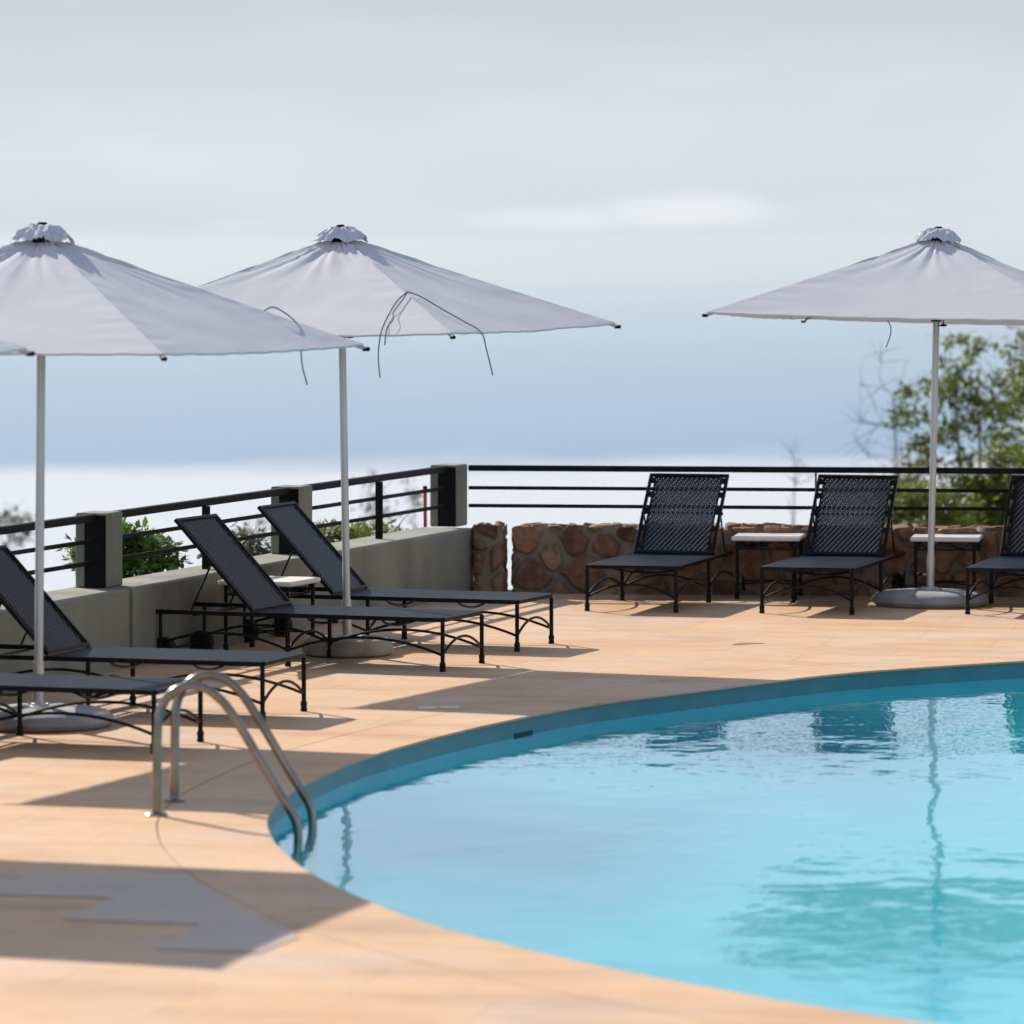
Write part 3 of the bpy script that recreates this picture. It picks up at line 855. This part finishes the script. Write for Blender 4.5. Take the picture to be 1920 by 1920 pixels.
protoT = make_table(); GT = 'white topped side tables'
tabs = [((2.095, 40.02), -9, 'white topped side table between the two whole lattice backed loungers at the stone wall'),
        ((3.535, 39.93), -9, 'white topped side table directly behind the pole of the right umbrella'),
        ((-1.72, 34.85), -20, 'white topped side table half hidden by a lounger backrest in the left row')]
for i, (xy, a, lb) in enumerate(tabs):
    e = protoT if i == 0 else copy_tree(protoT)
    e.location = (*xy, 0); e.rotation_euler = (0, 0, R(a)); tag(e, lb, 'side table', GT)

# ------------------------------------------------------------------ umbrellas
HD = 2.09; ZE, ZT = 2.285, 2.955


def canopy_z(a, b_):
    """height of the canvas at rib coordinates a, b (ribs on the axes)"""
    s_ = abs(a) + abs(b_); u = s_ / HD; v = abs(b_) / s_ if s_ > 1e-6 else 0
    return ZT - (ZT - ZE) * (u ** .97) - .022 * 4 * v * (1 - v) * math.sin(min(u, 1) * math.pi * .72)


def make_umbrella(xy, theta, lean, label, base_r, base_h, base_m, straps, seed):
    """theta: turn of the square; lean: (sideways, backward) tilt of the pole in degrees"""
    e = empty('parasol', (*xy, 0), 0, label, 'parasol', 'square grey canvas parasols')
    rg = random.Random(seed); r = base_r; h = base_h
    if base_m is M['base_tan']:
        prof = [(r * .93, 0), (r * .985, .012), (r, h * .35), (r * .99, h * .6), (r * .95, h * .85), (r * .86, h), (r * .3, h + .004)]
    else:
        prof = [(r * .93, 0), (r * .96, .01), (r, h * .30), (r * .99, h * .5), (r * .93, h * .72), (r * .80, h * .88), (r * .45, h * .98), (.1, h)]
    MB().lathe(prof, (0, 0, .003), 64).build('base', base_m, e, True)
    tilt = Matrix.Rotation(R(lean[0]), 4, 'Y') @ Matrix.Rotation(R(-lean[1]), 4, 'X')
    up = bpy.data.objects.new('x', None)
    th = R(theta); E1 = Vector((math.sin(th), -math.cos(th), 0)); E2 = Vector((math.cos(th), math.sin(th), 0))
    bt = h + .002
    def T(p): return tilt @ Vector(p)
    p_ = MB().tube([T((0, 0, bt + .05)), T((0, 0, ZT + .02))], .0265, 20).build('pole', M['pole'], e, True)
    b = MB(); b.tube([T((0, 0, bt)), T((0, 0, bt + .27))], .032, 20); b.tube([T((-.03, 0, bt + .12)), T((-.075, 0, bt + .12))], .007, 8); b.build('sleeve', M['pole'], e, True)
    b = MB(); b.lathe([(.016, -.015), (.026, -.005), (.026, .005), (.016, .015)], T((-.085, 0, bt + .12)), 12); b.build('clamp_knob', M['rubber'], e, True)
    b = MB(); b.lathe([(.10, 0), (.10, .006), (.05, .010), (.045, .02), (.033, .024)], (0, 0, bt), 24)
    for k_ in range(4): b.lathe([(.012, .004), (.012, .014), (.006, .018)], (.078 * math.cos(.8 + k_ * 1.57), .078 * math.sin(.8 + k_ * 1.57), bt), 8)
    b.build('flange', M['pole'], e, True)
    # canvas
    b = MB(); NU, NV = 44, 34; u0 = .075
    vs = []; fs = []; dirs = [E1, E2, -E1, -E2]; idx = {}
    nn = 4 * (NV + 1)
    for iu in range(NU + 1):
        u = u0 + (1 - u0) * iu / NU
        for q in range(4):
            d0, d1 = dirs[q], dirs[(q + 1) % 4]
            for iv in range(NV + 1):
                v = iv / NV
                inw = 1 - .018 * 4 * v * (1 - v) * u ** 6
                xy_ = (d0 * (1 - v) + d1 * v) * (u * HD * inw)
                z = ZT - (ZT - ZE) * (u ** .97) - .022 * 4 * v * (1 - v) * math.sin(u * math.pi * .72)
                ed = min(v, 1 - v)
                wr = noise.noise(Vector((q * 7 + seed, (v - .5) * 26 / (1 + 2.2 * u), u * 2.2))) * .022 * max(0, 1 - u * 1.7)
                wr += noise.noise(Vector((seed * 3 + q, v * 6, u * 22))) * .009 * max(0, 1 - ed * 6) * min(1, u * 3) * (1 if ed > 0.001 else 0)
                wr += noise.noise(Vector((seed + 5 + q * 3, v * 5, u * 5))) * .006 * min(1, ed * 6)
                wr += .0022 * math.sin(v * 60 + q) * max(0, (u - .93) / .07)
                vs.append(T(xy_ + Vector((0, 0, z + wr))))
    seam = {q * (NV + 1) + NV for q in range(4)}
    for i in range(NU):
        for j in range(nn):
            j2 = (j + 1) % nn
            if j not in seam: fs.append((i * nn + j, (i + 1) * nn + j, (i + 1) * nn + j2, i * nn + j2))
    # hem
    o0 = len(vs)
    for j in range(nn): vs.append(vs[NU * nn + j] * 1.0 + Vector((0, 0, -.012)))
    for j in range(nn):
        j2 = (j + 1) % nn
        if j not in seam: fs.append((NU * nn + j, o0 + j, o0 + j2, NU * nn + j2))
    b.add(vs, fs); cn = b.build('canopy', M['fabric'], e, True)
    # wind vent cap: crumpled small canvas standing off the opening
    b = MB(); vs = []; fs = []; nu2, nv2 = 12, 22; n2 = 4 * nv2; RC = .205
    for iu in range(nu2 + 1):
        u = .12 + .88 * iu / nu2
        for q in range(4):
            d0, d1 = dirs[q], dirs[(q + 1) % 4]
            for iv in range(nv2):
                v = iv / nv2; ed = 4 * v * (1 - v)
                rad = RC * u ** .85 * (1 + .22 * ed) * (1 + .12 * noise.noise(Vector((v * 7 + q * 5, u * 5, seed))))
                dp = max(0, (u - .5) / .5)
                xy_ = (d0 * (1 - v) + d1 * v) * rad
                z = ZT + .050 - .118 * u ** 2.3 + .026 * ed * u ** 3
                z += noise.noise(Vector((v * 5 + q * 4.3 + seed, u * 3.4, seed))) * .03 * min(1, u * 1.5)
                z += abs(noise.noise(Vector((v * 11 + q * 9 + seed, u * 4, 3)))) * .035 * u * ed ** .5
                vs.append(T(xy_ + Vector((0, 0, z))))
    for i in range(nu2):
        for j in range(n2):
            j2 = (j + 1) % n2; fs.append((i * n2 + j, (i + 1) * n2 + j, (i + 1) * n2 + j2, i * n2 + j2))
    b.add(vs, fs); b.build('vent_cap', M['fabric'], e, True)
    b = MB(); b.tube([T((0, 0, ZT - .06)), T((0, 0, ZT + .045))], .07, 14); b.build('hub', M['plate'], e, True)
    b = MB(); b.tube([T((0, 0, ZT + .02)), T((0, 0, ZT + .055)), T((0, 0, ZT + .066))], [.03, .034, .024], 12); b.build('finial', M['plate'], e, True)
    for d in dirs:
        pts_ = [T(d * (HD * u) + Vector((0, 0, ZT - (ZT - ZE) * (u ** .97) - .022))) for u in (.03, .3, .6, .9, 1.012)]
        rb = MB().tube(pts_, .0125, 8).build('rib', M['pole'], e, True)
        q = T(d * (HD * 1.014) + Vector((0, 0, ZE - .03)))
        MB().tube([q - d * .03, q + d * .012], .0135, 10).build('rib_tip', M['metal'], rb, True)
        mid = T(d * (HD * .48) + Vector((0, 0, canopy_z(HD * .48, 0) - .03)))
        MB().tube([mid, T(d * .045 + Vector((0, 0, 2.30)))], .009, 7).build('strut', M['pole'], rb, True)
    MB().tube([T((0, 0, 2.26)), T((0, 0, 2.34))], .042, 14).build('runner', M['plate'], e, True)
    b = MB(); b.tube([T((.055, -.02, 2.24)), T((.055, -.02, 2.30))], .0055, 6); b.lathe([(.012, .0), (.03, .006), (.03, .014), (.008, .022)], T((.055, -.02, 2.222)), 12); b.build('lift_knob', M['plate'], e, True)
    # webbing ties
    for st in straps:
        pts_ = []
        for s_ in st:
            x, y, dz = s_[:3]; p = Vector((x, y, 0)); a, c = p.dot(E1), p.dot(E2)
            pts_.append(T(Vector((x, y, canopy_z(a, c) + dz))))
        sm = spline(pts_, False, 6)
        wdt = .0043; bb = MB(); vs = []; fs = []
        for i, p in enumerate(sm):
            t = (sm[min(i + 1, len(sm) - 1)] - sm[max(0, i - 1)]).normalized(); sd = t.cross(Vector((.25 * math.sin(i * .5), -1, .3))).normalized() * wdt
            up_ = t.cross(sd).normalized() * .0012
            vs += [p - sd - up_, p + sd - up_, p + sd + up_, p - sd + up_]
        for i in range(len(sm) - 1):
            for j in range(4): fs.append((i * 4 + j, i * 4 + (j + 1) % 4, (i + 1) * 4 + (j + 1) % 4, (i + 1) * 4 + j))
        bb.add(vs, fs); bb.build('tie_strap', M['strap'], e)
    return e


make_umbrella((-1.154, 34.5), 22.3, (-1.0, 0), 'middle square grey parasol with ties trailing over its canvas, on a tan round base', .32, .115, M['base_tan'],
              [[(.49, -1.20, .02), (.42, -1.33, .03), (.36, -1.50, .012), (.33, -1.68, .02), (.315, -1.765, .0), (.30, -1.78, -.12), (.31, -1.77, -.27)],
               [(.49, -1.20, .02), (.46, -1.30, .02), (.40, -1.46, .02), (.40, -1.60, .03), (.36, -1.70, .02), (.345, -1.77, -.06)],
               [(.49, -1.20, .02), (.58, -1.22, .03), (.72, -1.32, .025), (.86, -1.42, .02), (.985, -1.47, .0), (1.02, -1.485, -.10), (1.06, -1.48, -.26)]], 2)
make_umbrella((-2.84, 29.45), 24.4, (.45, 0), 'square grey parasol at the left on a broad grey base, its top cap visible', .455, .115, M['base_grey'],
              [[(1.30, .62, .01), (1.36, .60, .045), (1.44, .62, .035), (1.50, .66, -.0)],
               [(1.56, -.07, -.0), (1.57, -.08, -.09), (1.60, -.08, -.19)]], 5)
make_umbrella((3.335, 39.2), 26.7, (1.4, 1.4), 'square grey parasol at the right standing on a grey base before the stone wall', .465, .12, M['base_grey'],
              [[(-.50, -1.44, .0), (-.475, -1.46, -.05), (-.48, -1.46, -.12), (-.51, -1.46, -.2)],
               [(-1.13, -.10, -.01), (-1.15, -.10, -.10), (-1.17, -.10, -.18)]], 8)
make_umbrella((-4.29, 24.72), 29, (-2.0, 0), 'square grey parasol mostly outside the frame, only one canvas corner entering at the left edge', .455, .115, M['base_grey'], [], 12)

# ------------------------------------------------------------------ pool ladder
E_ = empty('pool_ladder', (-1.80, 24.88, 0), R(-4.5), 'chrome handrails of the pool ladder curving from the deck down into the water', 'pool ladder')
prof = [(0, 0), (.002, .25), (.006, .45), (.022, .54), (.06, .603), (.115, .643), (.185, .658), (.255, .643), (.315, .60), (.37, .54), (.46, .40), (.60, .165), (.665, .06), (.70, .0), (.718, -.06), (.722, -.14), (.722, -.35), (.722, -.62)]
for y in (0, .615):
    pts_ = spline([Vector((x, y, z)) for x, z in prof], False, 5)
    o = MB().tube(pts_, .0235, 18).build('handrail', M['steel'], E_, True)
    MB().lathe([(.055, .001), (.055, .008), (.045, .016), (.027, .02), (.024, .03)], (0, y, 0), 24).build('flange', M['steel'], o, True)
for z in (-.30, -.55): MB().box((.735, .3075, z), (.08, .57, .02), None, .004).build('tread', M['steel'], E_)

# ------------------------------------------------------------------ small things on the deck
for (px, py), lb in (((800, 1328), 'small white cover plate set in the deck, left one of the pair near the pool'), ((843, 1327), 'small white cover plate set in the deck, right one of the pair near the pool')):
    p = P(px, py); b = MB(); b.box((0, 0, .003), (.12, .085, .006), None, .002); o = b.build('deck_cover', M['white'])
    o.location = p; o.rotation_euler = (0, 0, R(8)); tag(o, lb, 'cover', 'white cover plates in the deck')
p = P(1010, 1376, -.1)
i0 = min(range(len(bl)), key=lambda i: (Vector((bl[i].x, bl[i].y, 0)) - Vector((p.x, p.y, 0))).length)
t_ = (bl[(i0 + 1) % len(bl)] - bl[i0 - 1]).normalized(); c_ = bl[i0]
b = MB(); b.box((0, 0, 0), (.26, .012, .03), None, .002); o = b.build('skimmer_slot', M['dark'])
o.location = (c_.x, c_.y, -.112); o.rotation_euler = (0, 0, math.atan2(t_.y, t_.x)); tag(o, 'dark skimmer slot at the waterline of the far pool wall', 'skimmer')


# ------------------------------------------------------------------ plants
def plant(name, pos, crown_c, crown_r, ncl, nleaf, lsize, leafm, barkm, label, seed, cl_r=.2, trunk_r=.05, bare=0, group=None, stems=1, droop=0, nleaf_far=0, twig=.006):
    """trunk and limbs reach every leaf clump; a clump is a loose handful of leaves"""
    rg = random.Random(seed); x, y = pos; gz = ground_z(x, y) - .1
    e = empty(name, (x, y, gz), 0, label, 'tree' if 'tree' in name or 'sapling' in name else 'shrub', group)
    org = Vector((x, y, gz)); cc = Vector(crown_c) - org; cr = Vector(crown_r)
    clumps = []
    for i in range(ncl + bare):
        for _ in range(60):
            p = Vector((rg.uniform(-1, 1), rg.uniform(-1, 1), rg.uniform(-1, 1)))
            if p.length < 1 and all((Vector((p.x * cr.x, p.y * cr.y, p.z * cr.z)) - (q - cc)).length > cl_r * .9 for q in clumps): break
        clumps.append(cc + Vector((p.x * cr.x, p.y * cr.y, p.z * cr.z)))
    b = MB()
    nodes_ = []
    for s_ in range(stems):
        off = Vector((rg.uniform(-.15, .15) * stems, rg.uniform(-.1, .1), 0)) if stems > 1 else Vector()
        top = cc + Vector((rg.uniform(-.4, .4) * cr.x * (stems > 1), 0, cr.z * .35)); pts_ = []
        for i in range(9):
            t = i / 8; q = off.lerp(top, t) + Vector((noise.noise(Vector((seed, t * 3, s_))), noise.noise(Vector((seed + 4, t * 3, s_))), 0)) * .18 * cr.x * t
            pts_.append(q)
        rad = [trunk_r * (1 - .75 * i / 8) for i in range(9)]
        b.tube(pts_, rad, 7); nodes_ += [(p, r_) for p, r_ in zip(pts_, rad)][3:]
    order = sorted(clumps, key=lambda c: (c - cc).length)
    for c in order:
        cand = [(n_, r_) for n_, r_ in nodes_ if n_.z < c.z - .05] or nodes_
        n_, r_ = min(cand, key=lambda q: (q[0] - c).length + .3 * max(0, q[0].z - c.z + .2))
        mid = n_.lerp(c, .5) + Vector((rg.uniform(-1, 1), rg.uniform(-1, 1), rg.uniform(0, 1))) * .12 * (c - n_).length
        r0 = min(r_ * .7, trunk_r * .45); pl = spline([n_, mid, c], False, 4)
        b.tube(pl, [max(twig, r0 * (1 - .85 * i / (len(pl) - 1))) for i in range(len(pl))], 5)
        nodes_ += [(mid, r0 * .6), (c, r0 * .35)]
        for _ in range(3 if bare else 2):
            d = Vector((rg.gauss(0, 1), rg.gauss(0, 1), rg.gauss(.5, .8))).normalized() * cl_r * rg.uniform(.8, 1.6)
            b.tube([c, c + d * .5 + Vector((0, 0, .02)), c + d], [twig, twig * .8, twig * .45], 4)
    b.build('trunk', barkm, e, True)
    if ncl:
        lb_ = MB(); leafy = clumps[:ncl]
        for c in leafy:
            ct = rg.random(); n_ = int(nleaf * rg.uniform(.5, 1.4))
            sq = Vector((rg.uniform(.7, 1.4), rg.uniform(.7, 1.4), rg.uniform(.35, .75))) * cl_r
            for _ in range(n_):
                p = c + Vector((rg.gauss(0, .5) * sq.x, rg.gauss(0, .5) * sq.y, rg.gauss(0, .5) * sq.z))
                ln = lsize * rg.uniform(.6, 1.3); a = Vector((rg.gauss(0, 1), rg.gauss(0, 1), rg.gauss(-droop, .6))).normalized()
                s_ = a.cross(Vector((rg.gauss(0, .4), rg.gauss(0, .4), 1))).normalized() * ln * .24
                up_ = a.cross(s_).normalized() * ln * .05
                o0 = len(lb_.v)
                lb_.v += [p, p + a * ln * .5 + s_ + up_, p + a * ln, p + a * ln * .5 - s_ + up_]
                lb_.f += [(o0, o0 + 1, o0 + 2), (o0, o0 + 2, o0 + 3)]
                tn = min(1, max(0, ct * .6 + rg.random() * .45)); lb_.tone += [tn] * 4
        lb_.build('crown', leafm, e)
    return e


def sc(px, py, d):                         # centre of a crown at distance d
    return ((px - 960) * d / F_PX, d, CAM_H - (py - H0) * d / F_PX)


GR = 'trees and shrubs beyond the railing'
x_ = lambda px, d: (px - 960) * d / F_PX
plant('broadleaf_tree', (x_(1800, 75.26), 75.26), sc(1800, 780, 75.26), (1.136, 1.278, 1.306), 50, 46, 0.1491, M['leaf_olive'], M['bark'], 'open green tree whose crown rises behind the right parasol pole', 21, 0.2414, 0.0639, group=GR, stems=2)
plant('broadleaf_tree', (x_(1985, 71), 71), sc(1975, 790, 71), (0.8804, 1.136, 1.633), 50, 52, 0.1491, M['leaf_olive'], M['bark'], 'taller leafy tree at the right edge reaching up to the parasol canvas', 33, 0.2556, 0.071, group=GR)
plant('bare_tree', (x_(1725, 82.36), 82.36), sc(1675, 800, 82.36), (0.8804, 0.852, 1.349), 0, 0, 0.142, M['leaf_olive'], M['greybark'], 'bare grey twiggy tree left of the right parasol pole', 41, 0.3692, 0.0497, bare=36, group=GR, twig=0.0045)
plant('bare_sapling_tree', (x_(1500, 82.36), 82.36), sc(1490, 900, 82.36), (0.3124, 0.426, 0.5964), 0, 0, 0.142, M['leaf_olive'], M['greybark'], 'faint bare twigs left of the pole seen through the level railing', 43, 0.284, 0.0284, bare=7, group=GR, twig=0.0045)
for i, (px, py, d, rx, rz, ncl, mm, lb) in enumerate([
        (1745, 965, 59.8, 0.546, 0.429, 26, 'leaf_lime', 'low yellow green shrub behind the stone wall, left of the right parasol pole'),
        (1835, 945, 61.1, 0.624, 0.546, 34, 'leaf_olive', 'dark green shrub behind the stone wall, just right of the right parasol pole'),
        (1925, 930, 61.1, 0.65, 0.65, 34, 'leaf_lime', 'yellow green shrub behind the last lounger at the right edge'),
        (1700, 950, 67.6, 0.325, 0.546, 14, 'leaf_dull', 'dull thin shrub between the railing upright lounger and the right pole'),
        (665, 1004, 44.5, .42, .09, 20, 'leaf_lime', 'low yellow green shrub just over the concrete wall behind the middle parasol pole'),
        (475, 1030, 43.5, .25, .13, 10, 'leaf_dull', 'pale olive shrub seen between the two raised backrests')]):
    plant('shrub', (x_(px, d), d), sc(px, py, d), (rx, .4, rz), ncl, 110, .075 * d / 46, M[mm], M['bark'], lb, 60 + i, .15 * d / 46, .03, group=GR, stems=2)
plant('green_shrub', (x_(240, 39.0), 39.0), sc(232, 1050, 39), (.40, .45, .27), 40, 110, .085, M['leaf_bright'], M['bark'], 'bright green bush rising behind the left concrete post', 71, .12, .03, group=GR, stems=3)
plant('sapling', (x_(700, 85.2), 85.2), sc(705, 945, 85.2), (0.284, 0.426, 0.5112), 9, 22, 0.1278, M['leaf_dull'], M['greybark'], 'thin sparse sapling seen through the railing left of the corner post', 81, 0.1846, 0.0284, bare=8, group=GR, twig=0.0045)
plant('sapling', (x_(775, 85.2), 85.2), sc(775, 940, 85.2), (0.142, 0.426, 0.5112), 5, 18, 0.1136, M['leaf_dull'], M['greybark'], 'faint sapling right beside the corner post with the red pole', 83, 0.1704, 0.02272, bare=5, group=GR, twig=0.0045)
plant('sapling', (x_(25, 88.04), 88.04), sc(15, 1005, 88.04), (0.4828, 0.568, 0.4828), 14, 30, 0.1278, M['leaf_dull'], M['greybark'], 'blurred grey green treetop at the left edge behind the railing', 85, 0.213, 0.0284, bare=6, group=GR, twig=0.0045)
plant('sapling', (x_(480, 88.04), 88.04), sc(480, 995, 88.04), (0.3976, 0.568, 0.284), 9, 20, 0.1136, M['leaf_dull'], M['greybark'], 'pale sparse treetop showing between the two raised backrests above the olive shrub', 87, 0.1846, 0.02556, bare=4, group=GR, twig=0.0045)
